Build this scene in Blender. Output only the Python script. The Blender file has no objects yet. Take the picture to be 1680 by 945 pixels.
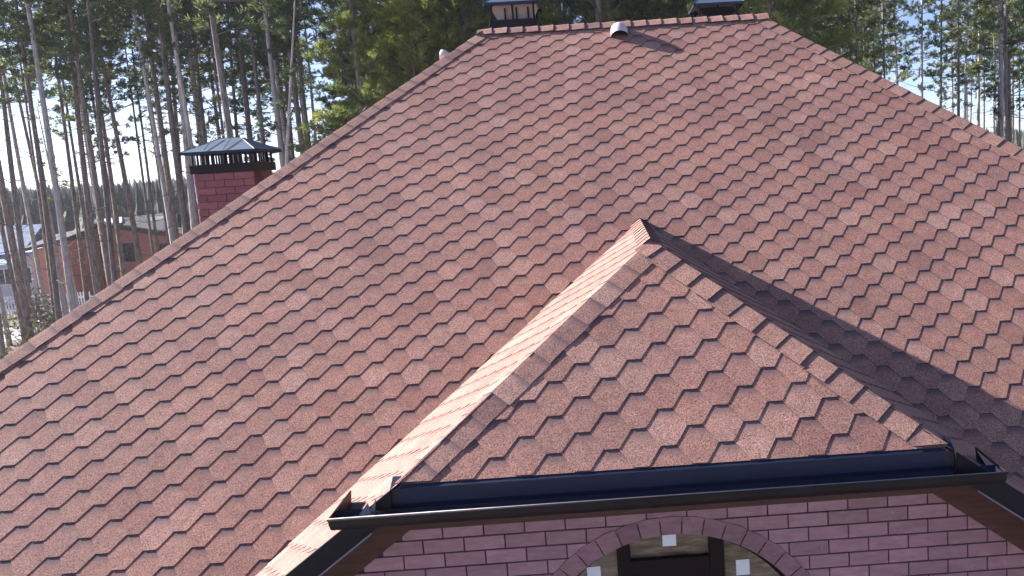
import bpy, bmesh, math, random
from math import sin, cos, tan, atan, pi, radians, sqrt
from mathutils import Vector, Matrix

random.seed(7)
SC = bpy.context.scene
COL = SC.collection

# ------------------------------------------------------------------ camera
CAM_C = Vector((3.375, -6.298, 1.562))
RIGHT = Vector((0.9977693, -0.0314178, -0.0589005))
DOWN = Vector((-0.0622291, -0.1183690, -0.9910178))
FWD = Vector((0.0241636, 0.9924725, -0.1200601))
FPX, CX, CY = 1251.996, 1038.973, 412.100          # in pixels of a 1680 x 945 frame
cd = bpy.data.cameras.new('camera')
cam = bpy.data.objects.new('camera', cd); COL.objects.link(cam)
cd.sensor_width = 36.0; cd.lens = FPX / 1680 * 36.0
cd.shift_x = (840 - CX) / 1680; cd.shift_y = (CY - 472.5) / 1680
cd.clip_start = 0.05; cd.clip_end = 6000
m = Matrix.Identity(4)
for r in range(3):
    m[r][0] = RIGHT[r]; m[r][1] = -DOWN[r]; m[r][2] = -FWD[r]; m[r][3] = CAM_C[r]
cam.matrix_world = m
SC.camera = cam

# ------------------------------------------------------------------ sky, sun, exposure
TO_SUN = Vector((-1.0, 0.33, 0.5435)).normalized()
SUN_EL = math.asin(TO_SUN.z); SUN_AZ = math.atan2(TO_SUN.x, TO_SUN.y)
W = bpy.data.worlds.new('World'); SC.world = W; W.use_nodes = True
nt = W.node_tree; nt.nodes.clear()
sky = nt.nodes.new('ShaderNodeTexSky'); sky.sky_type = 'NISHITA'; sky.sun_disc = False
sky.sun_elevation = SUN_EL; sky.sun_rotation = SUN_AZ % (2 * pi)
sky.air_density = 0.5; sky.dust_density = 0.4; sky.ozone_density = 1.5
bg = nt.nodes.new('ShaderNodeBackground'); bg.inputs['Strength'].default_value = 0.072
wo = nt.nodes.new('ShaderNodeOutputWorld')
wb = nt.nodes.new('ShaderNodeMix'); wb.data_type = 'RGBA'; wb.blend_type = 'MULTIPLY'; wb.inputs[0].default_value = 1.0
wb.inputs[7].default_value = (1.08, 1.0, 1.03, 1)      # camera white balance of the whole sky
nt.links.new(sky.outputs[0], wb.inputs[6]); nt.links.new(wb.outputs[2], bg.inputs[0]); nt.links.new(bg.outputs[0], wo.inputs[0])
sl = bpy.data.lights.new('sun', 'SUN'); sl.energy = 5.0; sl.angle = radians(0.5); sl.color = (1.0, 0.93, 0.895)
sun = bpy.data.objects.new('sun', sl); COL.objects.link(sun)
sun.rotation_euler = TO_SUN.to_track_quat('Z', 'Y').to_euler(); sun.location = (-20, 5, 25)
SC.view_settings.view_transform = 'Standard'; SC.view_settings.look = 'None'
SC.view_settings.exposure = 1.76; SC.view_settings.gamma = 1.0

# ------------------------------------------------------------------ material helpers
def mat_new(name):
    mt = bpy.data.materials.new(name); mt.use_nodes = True
    nt = mt.node_tree; nt.nodes.clear()
    out = nt.nodes.new('ShaderNodeOutputMaterial'); b = nt.nodes.new('ShaderNodeBsdfPrincipled')
    nt.links.new(b.outputs[0], out.inputs[0])
    return mt, nt, b
def N(nt, t, **kw):
    n = nt.nodes.new(t)
    for k, v in kw.items():
        if k in n.inputs: n.inputs[k].default_value = v
        else: setattr(n, k, v)
    return n
def ramp(nt, fac, stops):
    n = nt.nodes.new('ShaderNodeValToRGB'); e = n.color_ramp.elements
    while len(e) < len(stops): e.new(0.5)
    for i, (p, c) in enumerate(stops):
        e[i].position = p; e[i].color = (c[0], c[1], c[2], 1)
    nt.links.new(fac, n.inputs[0]); return n
def mixc(nt, fac, a, b, mode='MIX'):
    n = nt.nodes.new('ShaderNodeMix'); n.data_type = 'RGBA'; n.blend_type = mode
    for s, v in ((0, fac), (6, a), (7, b)):
        if hasattr(v, 'is_output'): nt.links.new(v, n.inputs[s])
        else: n.inputs[s].default_value = v if s == 0 else (v[0], v[1], v[2], 1)
    return n.outputs[2]
def math_(nt, op, a, b=0.0):
    n = nt.nodes.new('ShaderNodeMath'); n.operation = op
    for i, v in enumerate((a, b)):
        if hasattr(v, 'is_output'): nt.links.new(v, n.inputs[i])
        else: n.inputs[i].default_value = v
    return n.outputs[0]
def bump(nt, b, h, strength, dist):
    n = nt.nodes.new('ShaderNodeBump'); n.inputs['Strength'].default_value = strength
    n.inputs['Distance'].default_value = dist
    nt.links.new(h, n.inputs['Height']); nt.links.new(n.outputs[0], b.inputs['Normal'])

def shingle_material(name, base, light, dark, band=True):
    mt, nt, b = mat_new(name)
    geo = N(nt, 'ShaderNodeNewGeometry'); oi = N(nt, 'ShaderNodeObjectInfo')
    at = N(nt, 'ShaderNodeAttribute', attribute_name='tint')
    t = math_(nt, 'FRACT', math_(nt, 'ADD', oi.outputs['Random'], at.outputs['Fac']))
    tone = ramp(nt, t, [(0.0, dark), (0.22, base), (0.72, base), (1.0, light)]).outputs[0]
    g1 = N(nt, 'ShaderNodeTexNoise', Scale=105.0, Detail=2.0, Roughness=0.7)
    g2 = N(nt, 'ShaderNodeTexNoise', Scale=330.0, Detail=1.0)
    st = N(nt, 'ShaderNodeTexNoise', Scale=1.3, Detail=3.0, Roughness=0.6)
    mid = N(nt, 'ShaderNodeTexNoise', Scale=14.0, Detail=4.0, Roughness=0.65)
    for g in (g1, g2, st, mid): nt.links.new(geo.outputs['Position'], g.inputs['Vector'])
    sp = ramp(nt, g1.outputs[0], [(0.30, (0.26, 0.22, 0.24)), (0.5, (1, 1, 1)), (0.66, (1.55, 1.6, 1.6)), (0.8, (2.3, 2.5, 2.5))])
    c = mixc(nt, 0.85, tone, sp.outputs[0], 'MULTIPLY')
    sp2 = ramp(nt, g2.outputs[0], [(0.35, (0.7, 0.7, 0.7)), (0.65, (1.3, 1.3, 1.3))])
    c = mixc(nt, 0.8, c, sp2.outputs[0], 'MULTIPLY')
    big = ramp(nt, st.outputs[0], [(0.3, (0.86, 0.86, 0.9)), (0.7, (1.12, 1.08, 1.05))])
    c = mixc(nt, 1.0, c, big.outputs[0], 'MULTIPLY')
    md = ramp(nt, mid.outputs[0], [(0.3, (0.85, 0.85, 0.86)), (0.7, (1.13, 1.13, 1.13))])
    c = mixc(nt, 1.0, c, md.outputs[0], 'MULTIPLY')
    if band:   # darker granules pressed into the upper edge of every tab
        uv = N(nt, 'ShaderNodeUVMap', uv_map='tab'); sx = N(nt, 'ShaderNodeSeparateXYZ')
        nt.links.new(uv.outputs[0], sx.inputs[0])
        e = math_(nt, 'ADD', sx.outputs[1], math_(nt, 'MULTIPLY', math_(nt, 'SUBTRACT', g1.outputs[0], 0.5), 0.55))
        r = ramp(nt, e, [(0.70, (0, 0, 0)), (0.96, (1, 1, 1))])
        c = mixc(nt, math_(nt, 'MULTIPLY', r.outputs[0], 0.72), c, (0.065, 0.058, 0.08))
    nt.links.new(c, b.inputs['Base Color'])
    b.inputs['Roughness'].default_value = 0.88
    b.inputs['Specular IOR Level'].default_value = 0.35
    bump(nt, b, g1.outputs[0], 0.55, 0.004)
    return mt

M = {}
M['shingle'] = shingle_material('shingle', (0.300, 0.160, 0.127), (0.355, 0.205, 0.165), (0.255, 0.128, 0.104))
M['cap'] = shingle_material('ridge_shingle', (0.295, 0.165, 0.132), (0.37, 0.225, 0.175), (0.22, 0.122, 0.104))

def plain(name, col, rough=0.6, metal=0.0, var=0.15, scale=8.0, bumpd=0.0, coat=0.0, stretch=None, spec=0.5):
    mt, nt, b = mat_new(name)
    tc = N(nt, 'ShaderNodeTexCoord'); n = N(nt, 'ShaderNodeTexNoise', Scale=scale, Detail=5.0, Roughness=0.6)
    if stretch:
        mp = N(nt, 'ShaderNodeMapping'); mp.inputs['Scale'].default_value = stretch
        nt.links.new(tc.outputs['Object'], mp.inputs[0]); nt.links.new(mp.outputs[0], n.inputs['Vector'])
    else: nt.links.new(tc.outputs['Object'], n.inputs['Vector'])
    a = [max(0, c * (1 - var)) for c in col]; d = [c * (1 + var) for c in col]
    r = ramp(nt, n.outputs[0], [(0.3, a), (0.7, d)])
    nt.links.new(r.outputs[0], b.inputs['Base Color'])
    b.inputs['Roughness'].default_value = rough; b.inputs['Metallic'].default_value = metal
    b.inputs['Specular IOR Level'].default_value = spec
    if coat: b.inputs['Coat Weight'].default_value = coat
    if bumpd: bump(nt, b, n.outputs[0], 0.5, bumpd)
    return mt

M['edge'] = plain('cut_bitumen_edge', (0.016, 0.008, 0.009), .9)
M['deck'] = plain('roof_membrane', (0.035, 0.025, 0.03), 0.9)
M['navy'] = plain('navy_sheet_metal', (0.010, 0.016, 0.042), 0.5, 0.0, 0.25, 3.0, 0.0, 0.0, (1, 6, 6), spec=.35)
M['gutter'] = plain('dark_brown_gutter_metal', (0.014, 0.010, 0.012), 0.5, 0.0, 0.3, 4.0, 0.0, 0.0, spec=.22)
M['brown'] = plain('brown_painted_board', (0.075, 0.028, 0.019), 0.8, 0, 0.3, 5.0, 0.002, 0, (1, 3, 9))
M['lipmetal'] = plain('worn_metal_lip', (0.16, 0.15, 0.18), 0.45, 0.4, 0.2, 20)
M['capmetal'] = plain('blue_grey_cowl_metal', (0.075, 0.115, 0.17), 0.55, 0.0, 0.25, 3.0, 0.0, 0.0)
M['darkmetal'] = plain('black_brown_metal', (0.010, 0.008, 0.012), 0.6, spec=.2)
M['cream'] = plain('cream_flue_lining', (0.42, 0.34, 0.29), 0.8, 0, 0.15, 9)
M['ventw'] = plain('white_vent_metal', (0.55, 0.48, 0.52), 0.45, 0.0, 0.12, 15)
M['black'] = plain('matte_black', (0.012, 0.01, 0.012), 0.9)  # near-black for vent inside, collar tops and window backing
M['frame'] = plain('dark_brown_window_frame', (0.010, 0.004, 0.004), 0.6, 0, 0.2, 12, spec=.15)
M['paper'] = plain('white_sticker', (0.72, 0.74, 0.76), 0.7, 0, 0.05, 40)
M['mortar'] = plain('mortar', (0.075, 0.037, 0.047), 0.95, 0, 0.75, 2.2)

def brick_material(name, col, var):
    mt, nt, b = mat_new(name)
    geo = N(nt, 'ShaderNodeNewGeometry'); oi = N(nt, 'ShaderNodeObjectInfo')
    n1 = N(nt, 'ShaderNodeTexNoise', Scale=9.0, Detail=6.0, Roughness=0.65)
    n2 = N(nt, 'ShaderNodeTexNoise', Scale=60.0, Detail=3.0)
    n3 = N(nt, 'ShaderNodeTexVoronoi', Scale=10.0)
    mp = N(nt, 'ShaderNodeMapping'); mp.inputs['Scale'].default_value = (1, 1, 3.5)
    nt.links.new(geo.outputs['Position'], mp.inputs[0]); nt.links.new(mp.outputs[0], n1.inputs['Vector'])
    for g in (n2, n3): nt.links.new(geo.outputs['Position'], g.inputs['Vector'])
    c = ramp(nt, n1.outputs[0], [(0.28, [k * 0.78 for k in col]), (0.5, col), (0.72, [k * 1.25 for k in col])]).outputs[0]
    rr = ramp(nt, oi.outputs['Random'], [(0, (1 - var,) * 3), (1, (1 + var,) * 3)])
    c = mixc(nt, 1.0, c, rr.outputs[0], 'MULTIPLY')
    # pale flecks of mortar splash
    r = ramp(nt, n3.outputs['Distance'], [(0.035, (1, 1, 1)), (0.06, (0, 0, 0))])
    c = mixc(nt, math_(nt, 'MULTIPLY', r.outputs[0], 0.6), c, (0.45, 0.38, 0.42))
    nt.links.new(c, b.inputs['Base Color']); b.inputs['Roughness'].default_value = 0.7
    bump(nt, b, n2.outputs[0], 0.5, 0.003)
    return mt
M['brick'] = brick_material('painted_purple_brick', (0.315, 0.170, 0.190), 0.16)
M['archbrick'] = brick_material('painted_arch_brick', (0.225, 0.118, 0.132), 0.14)
M['chimbrick'] = brick_material('painted_crimson_brick', (0.165, 0.066, 0.078), 0.24)

def glass_material():
    mt, nt, b = mat_new('window_glass')
    tc = N(nt, 'ShaderNodeTexCoord'); n = N(nt, 'ShaderNodeTexNoise', Scale=5.0, Detail=6.0, Roughness=0.7)
    mp = N(nt, 'ShaderNodeMapping'); mp.inputs['Scale'].default_value = (1, 1, 5)
    nt.links.new(tc.outputs['Object'], mp.inputs[0]); nt.links.new(mp.outputs[0], n.inputs['Vector'])
    r = ramp(nt, n.outputs[0], [(0.3, (0.05, 0.032, 0.022)), (0.5, (0.13, 0.095, 0.062)), (0.7, (0.24, 0.19, 0.14))])  # brownish streaky reflection painted into the base colour
    nt.links.new(r.outputs[0], b.inputs['Base Color']); b.inputs['Roughness'].default_value = 0.12
    b.inputs['Specular IOR Level'].default_value = 0.6
    return mt
M['glass'] = glass_material()

# ------------------------------------------------------------------ mesh helpers
class MB:
    def __init__(s): s.v = []; s.f = []; s.mi = []; s.mats = []
    def m(s, mat):
        if mat not in s.mats: s.mats.append(mat)
        return s.mats.index(mat)
    def poly(s, pts, mat):
        b = len(s.v); s.v += [tuple(p) for p in pts]; s.f.append(tuple(range(b, b + len(pts)))); s.mi.append(s.m(mat))
    def prism(s, pts, off, mat):
        """solid: polygon pts (CCW seen from outside) thickened to pts+off"""
        b = len(s.v); n = len(pts); off = Vector(off); k = s.m(mat)
        s.v += [tuple(p) for p in pts] + [tuple(Vector(p) + off) for p in pts]
        s.f.append(tuple(range(b, b + n))); s.f.append(tuple(range(b + 2 * n - 1, b + n - 1, -1)))
        for i in range(n):
            j = (i + 1) % n; s.f.append((b + j, b + i, b + n + i, b + n + j))
        s.mi += [k] * (n + 2)
    def box(s, a, c, mat):
        x0, y0, z0 = a; x1, y1, z1 = c
        s.prism([(x0, y0, z0), (x1, y0, z0), (x1, y0, z1), (x0, y0, z1)], (0, y1 - y0, 0), mat)
    def tube(s, path, radii, n, mat, caps=True):
        k = s.m(mat); b0 = len(s.v); path = [Vector(p) for p in path]
        u = None
        for i, p in enumerate(path):
            t = (path[min(i + 1, len(path) - 1)] - path[max(i - 1, 0)]).normalized()
            if u is None:
                u = t.orthogonal().normalized()
            u = (u - t * u.dot(t)).normalized(); w = t.cross(u)
            for j in range(n):
                a = 2 * pi * j / n; q = p + (u * cos(a) + w * sin(a)) * radii[i]; s.v.append(tuple(q))
        for i in range(len(path) - 1):
            for j in range(n):
                a = b0 + i * n + j; c = b0 + i * n + (j + 1) % n
                s.f.append((a, c, c + n, a + n)); s.mi.append(k)
        if caps:
            s.f.append(tuple(b0 + j for j in reversed(range(n)))); s.mi.append(k)
            e = b0 + (len(path) - 1) * n; s.f.append(tuple(e + j for j in range(n))); s.mi.append(k)
    def mesh(s, name, smooth=False):
        me = bpy.data.meshes.new(name); me.from_pydata(s.v, [], s.f)
        for mt in s.mats: me.materials.append(mt)
        me.polygons.foreach_set('material_index', s.mi)
        if smooth: me.polygons.foreach_set('use_smooth', [True] * len(s.f))
        me.update(); return me
    def build(s, name, parent=None, smooth=False):
        return link(name, s.mesh(name, smooth), parent)

def link(name, me, parent=None, mw=None):
    o = bpy.data.objects.new(name, me); COL.objects.link(o)
    if parent is not None: o.parent = parent
    if mw is not None: o.matrix_basis = mw
    elif parent is not None and parent.get('label') is not None:
        o.location = -parent.location     # meshes are written in world coordinates
    return o
def thing(name, label, cat, loc=(0, 0, 0), group=None):
    o = bpy.data.objects.new(name, None); COL.objects.link(o); o.location = loc
    o.empty_display_size = 0.3
    o['label'] = label; o['category'] = cat
    if group: o['group'] = group
    return o
def tag(o, label, cat, group=None):
    o['label'] = label; o['category'] = cat
    if group: o['group'] = group
    return o
def bevel(o, w, seg=1):
    md = o.modifiers.new('bevel', 'BEVEL'); md.width = w; md.segments = seg; md.limit_method = 'ANGLE'

GZ = -6.0
HAZE = 0.00045
# =================================================================== THE HOUSE
P = 0.333; E = 0.12397
PM = radians(40.078); PF = radians(39.64); TS = 0.725; AS = atan(TS)
HX, ZR = 3.638, 0.953                                   # ridge of the small cross gable
RL = Vector((1.849, 3.935, 3.311)); RR = Vector((5.462, 3.935, 3.311))
TM = tan(PM)
ZE = -1.55
YF = ZE / TM                                           # front eave line
DE = (RL.z - ZE) / TM
XL, XR, YB = RL.x - DE, RR.x + DE, RL.y + DE
house = thing('house', 'large brick house with red-brown hexagonal shingle roof and small clipped front gable', 'house', (HX, 3.9, GZ))

class Face:
    def __init__(s, o, ex, ev):
        s.o = Vector(o); s.ex = Vector(ex).normalized(); s.ev = Vector(ev).normalized(); s.n = s.ex.cross(s.ev)
    def to2(s, p):
        d = Vector(p) - s.o; return (d.dot(s.ex), d.dot(s.ev))
    def to3(s, x, v, h=0.0): return s.o + s.ex * x + s.ev * v + s.n * h
    def mat(s, x, v, h=0.0, tilt=0.0):
        R = Matrix((s.ex, s.ev, s.n)).transposed().to_4x4()
        return Matrix.Translation(s.to3(x, v, h)) @ R @ Matrix.Rotation(tilt, 4, 'Z')

F_main = Face((0, 0, 0), (1, 0, 0), (0, cos(PM), sin(PM)))
F_left = Face((XL, RL.y, ZE), (0, -1, 0), (cos(PM), 0, sin(PM)))
F_right = Face((XR, RL.y, ZE), (0, 1, 0), (-cos(PM), 0, sin(PM)))
F_back = Face((HX, YB, ZE), (-1, 0, 0), (0, -cos(PM), sin(PM)))
FO = Vector((2.785, -1.945, -0.025))
F_front = Face(FO, (1, 0, 0), (0, cos(PF), sin(PF)))
F_sl = Face((HX, 0, ZR), (0, -1, 0), (cos(AS), 0, sin(AS)))
F_sr = Face((HX, 0, ZR), (0, 1, 0), (-cos(AS), 0, sin(AS)))

YR = -2.165                                            # rake line
def front_y(z): return FO.y + (z - FO.z) / tan(PF)
ZC = -0.186; YC = front_y(ZC)
XCL = HX - (ZR - ZC) / TS; XCR = HX + (ZR - ZC) / TS
APEX = Vector((HX, front_y(ZR), ZR)); JUN = Vector((HX, ZR / TM, ZR))
CL = Vector((XCL, YC, ZC)); CR = Vector((XCR, YC, ZC))
zb = -1.5
XB = (ZR - zb) / TS
polys3 = {
    'main': (F_main, [(XL, YF, ZE), (XR, YF, ZE), RR, RL]),
    'left': (F_left, [(XL, YB, ZE), (XL, YF, ZE), RL]),
    'right': (F_right, [(XR, YF, ZE), (XR, YB, ZE), RR]),
    'back': (F_back, [(XR, YB, ZE), (XL, YB, ZE), RL, RR]),
    'front': (F_front, [CL, CR, APEX]),
    'sl': (F_sl, [(HX - XB, zb / TM, zb), (HX - XB, YR, zb), (XCL, YR, ZC), APEX, JUN]),
    'sr': (F_sr, [(HX + XB, YR, zb), (HX + XB, zb / TM, zb), JUN, APEX, (XCR, YR, ZC)]),
}
def ccw(p2):
    a = sum(p2[i][0] * p2[(i + 1) % len(p2)][1] - p2[(i + 1) % len(p2)][0] * p2[i][1] for i in range(len(p2)))
    return p2 if a > 0 else list(reversed(p2))
def clip(sub, clipp):
    out = sub
    n = len(clipp)
    for i in range(n):
        a, b = clipp[i], clipp[(i + 1) % n]
        inp, out = out, []
        if not inp: return []
        def side(p): return (b[0] - a[0]) * (p[1] - a[1]) - (b[1] - a[1]) * (p[0] - a[0])
        for j in range(len(inp)):
            p, q = inp[j], inp[(j + 1) % len(inp)]
            sp, sq = side(p), side(q)
            if sp >= 0: out.append(p)
            if (sp >= 0) != (sq >= 0):
                t = sp / (sp - sq); out.append((p[0] + (q[0] - p[0]) * t, p[1] + (q[1] - p[1]) * t))
    return out

W2 = 0.135 * P; X2 = P / 2 - W2
OCT = [(-W2, 0), (W2, 0), (X2, E), (X2 + .002, 1.06 * E), (W2 + .035, 2.1 * E), (-W2 - .035, 2.1 * E), (-X2 - .002, 1.06 * E), (-X2, E)]
ST = 0.0038          # how far each course is lifted above the next one up
TH = 0.0036
H0 = 0.011
def tab_mesh(poly, name='shingle', lift=0.0):
    n = len(poly); vs = []
    for (x, v) in poly: vs.append((x, v, H0 + lift - v / E * ST))
    for (x, v) in poly: vs.append((x, v, H0 + lift - v / E * ST - TH))
    fs = [tuple(range(n))] + [((i + 1) % n, i, n + i, n + (i + 1) % n) for i in range(n)]
    me = bpy.data.meshes.new(name); me.from_pydata(vs, [], fs); me.materials.append(M['shingle']); me.materials.append(M['edge'])
    for q in me.polygons: q.material_index = 0 if q.index == 0 else 1
    uv = me.uv_layers.new(name='tab')
    for l in me.loops:
        c = vs[l.vertex_index]; uv.data[l.index].uv = (c[0] / P + .5, c[1] / (2 * E))
    me.update(); return me
TAB = tab_mesh(OCT)

def px_area(p, n):
    d = p - CAM_C; z = d.dot(FWD)
    if z < .3: return 0
    x = CX + FPX * d.dot(RIGHT) / z; y = CY + FPX * d.dot(DOWN) / z
    if not (-20 < x < 1700 and -20 < y < 965): return 0
    return -n.dot(d.normalized()) / d.length_squared

roof_main = MB(); roof_bay = MB()
def deck(mb, key, h):
    F, pts = polys3[key]
    mb.prism([Vector(p) + F.n * h for p in pts], -F.n * 0.06, M['deck'])
for k in ('main', 'left', 'right', 'back'): deck(roof_main, k, -0.008)
main_roof = roof_main.build('main_roof', house)
for k in ('front', 'sl', 'sr'): deck(roof_bay, k, -0.008)
gable_roof = roof_bay.build('gable_roof', house)

tabs = []      # (area, key, x, v, poly2 or None)
for key, (F, pts) in polys3.items():
    P2 = ccw([F.to2(p) for p in pts])
    mg = 0.0
    xs = [p[0] for p in P2]; vv = [p[1] for p in P2]
    rng = random.Random(hash(key) % 1000 if False else len(key) * 31 + ord(key[0]))
    v0 = int(min(vv) / E) - 3; v1 = int(max(vv) / E) + 2
    u0 = int(min(xs) / (P / 2)) - 2; u1 = int(max(xs) / (P / 2)) + 3
    off = 0.0 if key in ('main', 'front') else 0.07
    for v in range(v0, v1):
        for u in range(u0, u1):
            if (u + v) % 2: continue
            x = u * P / 2; s = v * E + off
            c3 = F.to3(x, s + E)
            if key == 'main':
                if c3.z < ZR and ZR - TS * abs(c3.x - HX) > c3.z + 0.22: continue
                if c3.y < -1.80 and abs(c3.x - HX) < 3.1: continue
            poly = [(x + a, s + b) for a, b in OCT]
            cl = clip(poly, P2)
            if len(cl) < 3: continue
            ar = 0.5 * abs(sum(cl[i][0] * cl[(i + 1) % len(cl)][1] - cl[(i + 1) % len(cl)][0] * cl[i][1] for i in range(len(cl))))
            if ar < 0.0008: continue
            full = ar > 0.0562 * 0 + 0.999 * 0.5 * abs(sum(poly[i][0] * poly[(i + 1) % 8][1] - poly[(i + 1) % 8][0] * poly[i][1] for i in range(8)))
            a = px_area(c3, F.n) * (1 if full else ar / .06)
            if key in ('sl', 'sr', 'left', 'right', 'back'): a *= 0.05
            tabs.append((a, key, x, s, None if full else [(q[0] - x, q[1] - s) for q in cl]))
tabs.sort(key=lambda t: -t[0])
rj = random.Random(5)
loose = {'main': ([], [], [], [], []), 'bay': ([], [], [], [], [])}
for idx, (a, key, x, s, poly) in enumerate(tabs):
    F = polys3[key][0]
    par = gable_roof if key in ('front', 'sl', 'sr') else main_roof
    hj = rj.uniform(-0.0003, 0.0003); tj = rj.gauss(0, 0.0035)
    xj = rj.gauss(0, 0.0015) if poly is None else 0.0
    if poly is not None: tj = 0.0
    mw = F.mat(x + xj, s, hj, tj)
    if idx < 300:
        me = TAB if poly is None else tab_mesh(poly)
        link('shingle', me, par, mw)
    else:
        V, Fc, UV, T, MI = loose['bay' if par is gable_roof else 'main']
        pl = OCT if poly is None else poly
        n = len(pl); b = len(V); t = rj.random()
        for k in (0, TH):
            for (px_, pv) in pl:
                q = mw @ Vector((px_, pv, H0 - pv / E * ST - k)); V.append(tuple(q))
        Fc.append(tuple(range(b, b + n))); UV += [(q[0] / P + .5, q[1] / (2 * E)) for q in pl]
        for i in range(n):
            j = (i + 1) % n; Fc.append((b + j, b + i, b + n + i, b + n + j))
            for w in (j, i, i, j): UV.append((pl[w][0] / P + .5, pl[w][1] / (2 * E)))
        T += [t] * (n + 1); MI += [0] + [1] * n
for nm_, par in (('main', main_roof), ('bay', gable_roof)):
    V, Fc, UV, T, MI = loose[nm_]
    me = bpy.data.meshes.new('shingle_field'); me.from_pydata(V, [], Fc); me.materials.append(M['shingle']); me.materials.append(M['edge']); me.polygons.foreach_set('material_index', MI)
    uv = me.uv_layers.new(name='tab'); uv.data.foreach_set('uv', [c for q in UV for c in q])
    at_ = me.attributes.new('tint', 'FLOAT', 'FACE'); at_.data.foreach_set('value', T)
    o = link('shingle_field', me, par, Matrix.Identity(4)); o['kind'] = 'stuff'

# ---- ridge and hip caps: folded shingles laid one over the other
def cap_run(a, b, nl, nr, exp, halfw, par, ln=None, lift=0.020, jit=0.004, seed=1, start=0.0, clipy=None):
    """a = low/start end, b = top end; nl, nr = normals of the faces left and right of the line"""
    a, b = Vector(a), Vector(b); t = (b - a).normalized(); L = (b - a).length
    nl, nr = Vector(nl), Vector(nr)
    dl = nl.cross(t).normalized(); dr = nr.cross(t).normalized()
    up = (nl + nr).normalized()
    if dl.dot(nr) > 0: dl = -dl
    if dr.dot(nl) > 0: dr = -dr
    rg = random.Random(seed); ln = ln or exp * 1.5; s = start; k = 0
    while s < L - 0.03:
        e = min(ln, L - s + 0.02); hw1 = halfw * rg.uniform(0.95, 1.05); hw2 = halfw * rg.uniform(0.95, 1.05)
        th = 0.004; h1 = lift + rg.uniform(0, jit); h2 = 0.012
        p0 = a + t * s; p1 = a + t * (s + e)
        def ring(p, h, tt):
            q = p + up * (h - tt)
            return [p + dl * hw1 + nl * (h * 0.9 - tt), p + dl * hw1 * .16 + nl * (h * .96 - tt), q, p + dr * hw2 * .16 + nr * (h * .96 - tt), p + dr * hw2 + nr * (h * 0.9 - tt)]
        vs = ring(p0, h1, 0) + ring(p1, h2, 0) + ring(p0, h1, th) + ring(p1, h2, th)
        if clipy is not None:
            for i_, q_ in enumerate(vs):
                if q_.y < clipy: vs[i_] = q_ + t * ((clipy - q_.y) / t.y)
        q = rg.gauss(0, .004); vs[0] = vs[0] + t * q; vs[10] = vs[10] + t * q
        fs = []
        for i in range(4):
            fs.append((i, i + 1, 6 + i, 5 + i)); fs.append((10 + i, 15 + i, 16 + i, 11 + i)); fs.append((i, 10 + i, 11 + i, i + 1))
            fs.append((5 + i, 6 + i, 16 + i, 15 + i))
        fs.append((0, 5, 15, 10)); fs.append((4, 14, 19, 9))
        me = bpy.data.meshes.new('ridge_cap'); me.from_pydata([tuple(v) for v in vs], [], fs)
        me.materials.append(M['cap']); me.materials.append(M['edge']); bm = bmesh.new(); bm.from_mesh(me); bmesh.ops.recalc_face_normals(bm, faces=bm.faces); bm.to_mesh(me); bm.free()
        for q_ in me.polygons:
            if q_.area < .004 * .3: q_.material_index = 1
        uv = me.uv_layers.new(name='tab')
        for l in me.loops:
            d = (Vector(vs[l.vertex_index]) - p0).dot(t); uv.data[l.index].uv = (0.5, min(1.3, d / exp) * 1.08)
        link('ridge_cap', me, par, Matrix.Identity(4)); s += exp; k += 1
nm, nL, nR, nB, nF, nSL, nSR = (f.n for f in (F_main, F_left, F_right, F_back, F_front, F_sl, F_sr))
cap_run((XL, YF, ZE), RL, nL, nm, 0.2, 0.13, main_roof, seed=2)
cap_run((XR, YF, ZE), RR, nm, nR, 0.2, 0.165, main_roof, seed=3)
cap_run((XL, YB, ZE), RL, nL, nB, 0.2, 0.13, main_roof, seed=4)
cap_run((XR, YB, ZE), RR, nR, nB, 0.2, 0.13, main_roof, seed=5)
cap_run(RR + Vector((.10, 0, .012)), RL + Vector((-.06, 0, .012)), nm, nB, 0.2, 0.12, main_roof, seed=6, lift=.028)
cap_run(CL, APEX, nSL, nF, 0.189, 0.145, gable_roof, seed=7, lift=.015, jit=.003, clipy=YC - .004)
cap_run(CR, APEX, nF, nSR, 0.189, 0.145, gable_roof, seed=8, lift=.021, jit=.006, clipy=YC - .004)
cap_run(APEX + Vector((0, -.03, .012)), JUN + Vector((0, .05, .012)), nSL, nSR, 0.189, 0.11, gable_roof, seed=9)

# ---- walls
wl = MB(); yw = -1.38
wl.box((XL + .45, yw, GZ), (XR - .45, YB - .45, ZE + .02), M['brick'])
wl.build('wall', house)
WY = -1.75
gw = MB()
def under(x): return ZR - TS * abs(x - HX) - 0.10
gx0, gx1 = HX - 3.12, HX + 3.12
AX, AZ, AR = 3.62, -1.729, .93
ym = WY + .012
gw.prism([(gx0, ym, GZ), (AX - AR, ym, GZ), (AX - AR, ym, under(AX - AR) - .35), (HX - 1.45, ym, under(HX - 1.45)), (gx0, ym, under(gx0))], (0, 0.36, 0), M['mortar'])
gw.prism([(AX + AR, ym, GZ), (gx1, ym, GZ), (gx1, ym, under(gx1)), (HX + 1.45, ym, under(HX + 1.45)), (AX + AR, ym, under(AX + AR) - .35)], (0, 0.36, 0), M['mortar'])
arcp = [(AX + AR * cos(pi * i / 24), ym, AZ + AR * sin(pi * i / 24)) for i in range(25)]
gw.prism(list(reversed(arcp)) + [(AX + AR, ym, under(AX + AR) - .35), (HX + 1.45, ym, under(HX + 1.45)), (HX - 1.45, ym, under(HX - 1.45)), (AX - AR, ym, under(AX - AR) - .35)], (0, 0.36, 0), M['mortar'])
gw.box((AX - AR, ym + .004, GZ), (AX + AR, ym + .36, -2.6), M['mortar'])
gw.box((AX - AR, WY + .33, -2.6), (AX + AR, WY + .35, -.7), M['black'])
gable_wall = gw.build('gable_wall', house)
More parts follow.
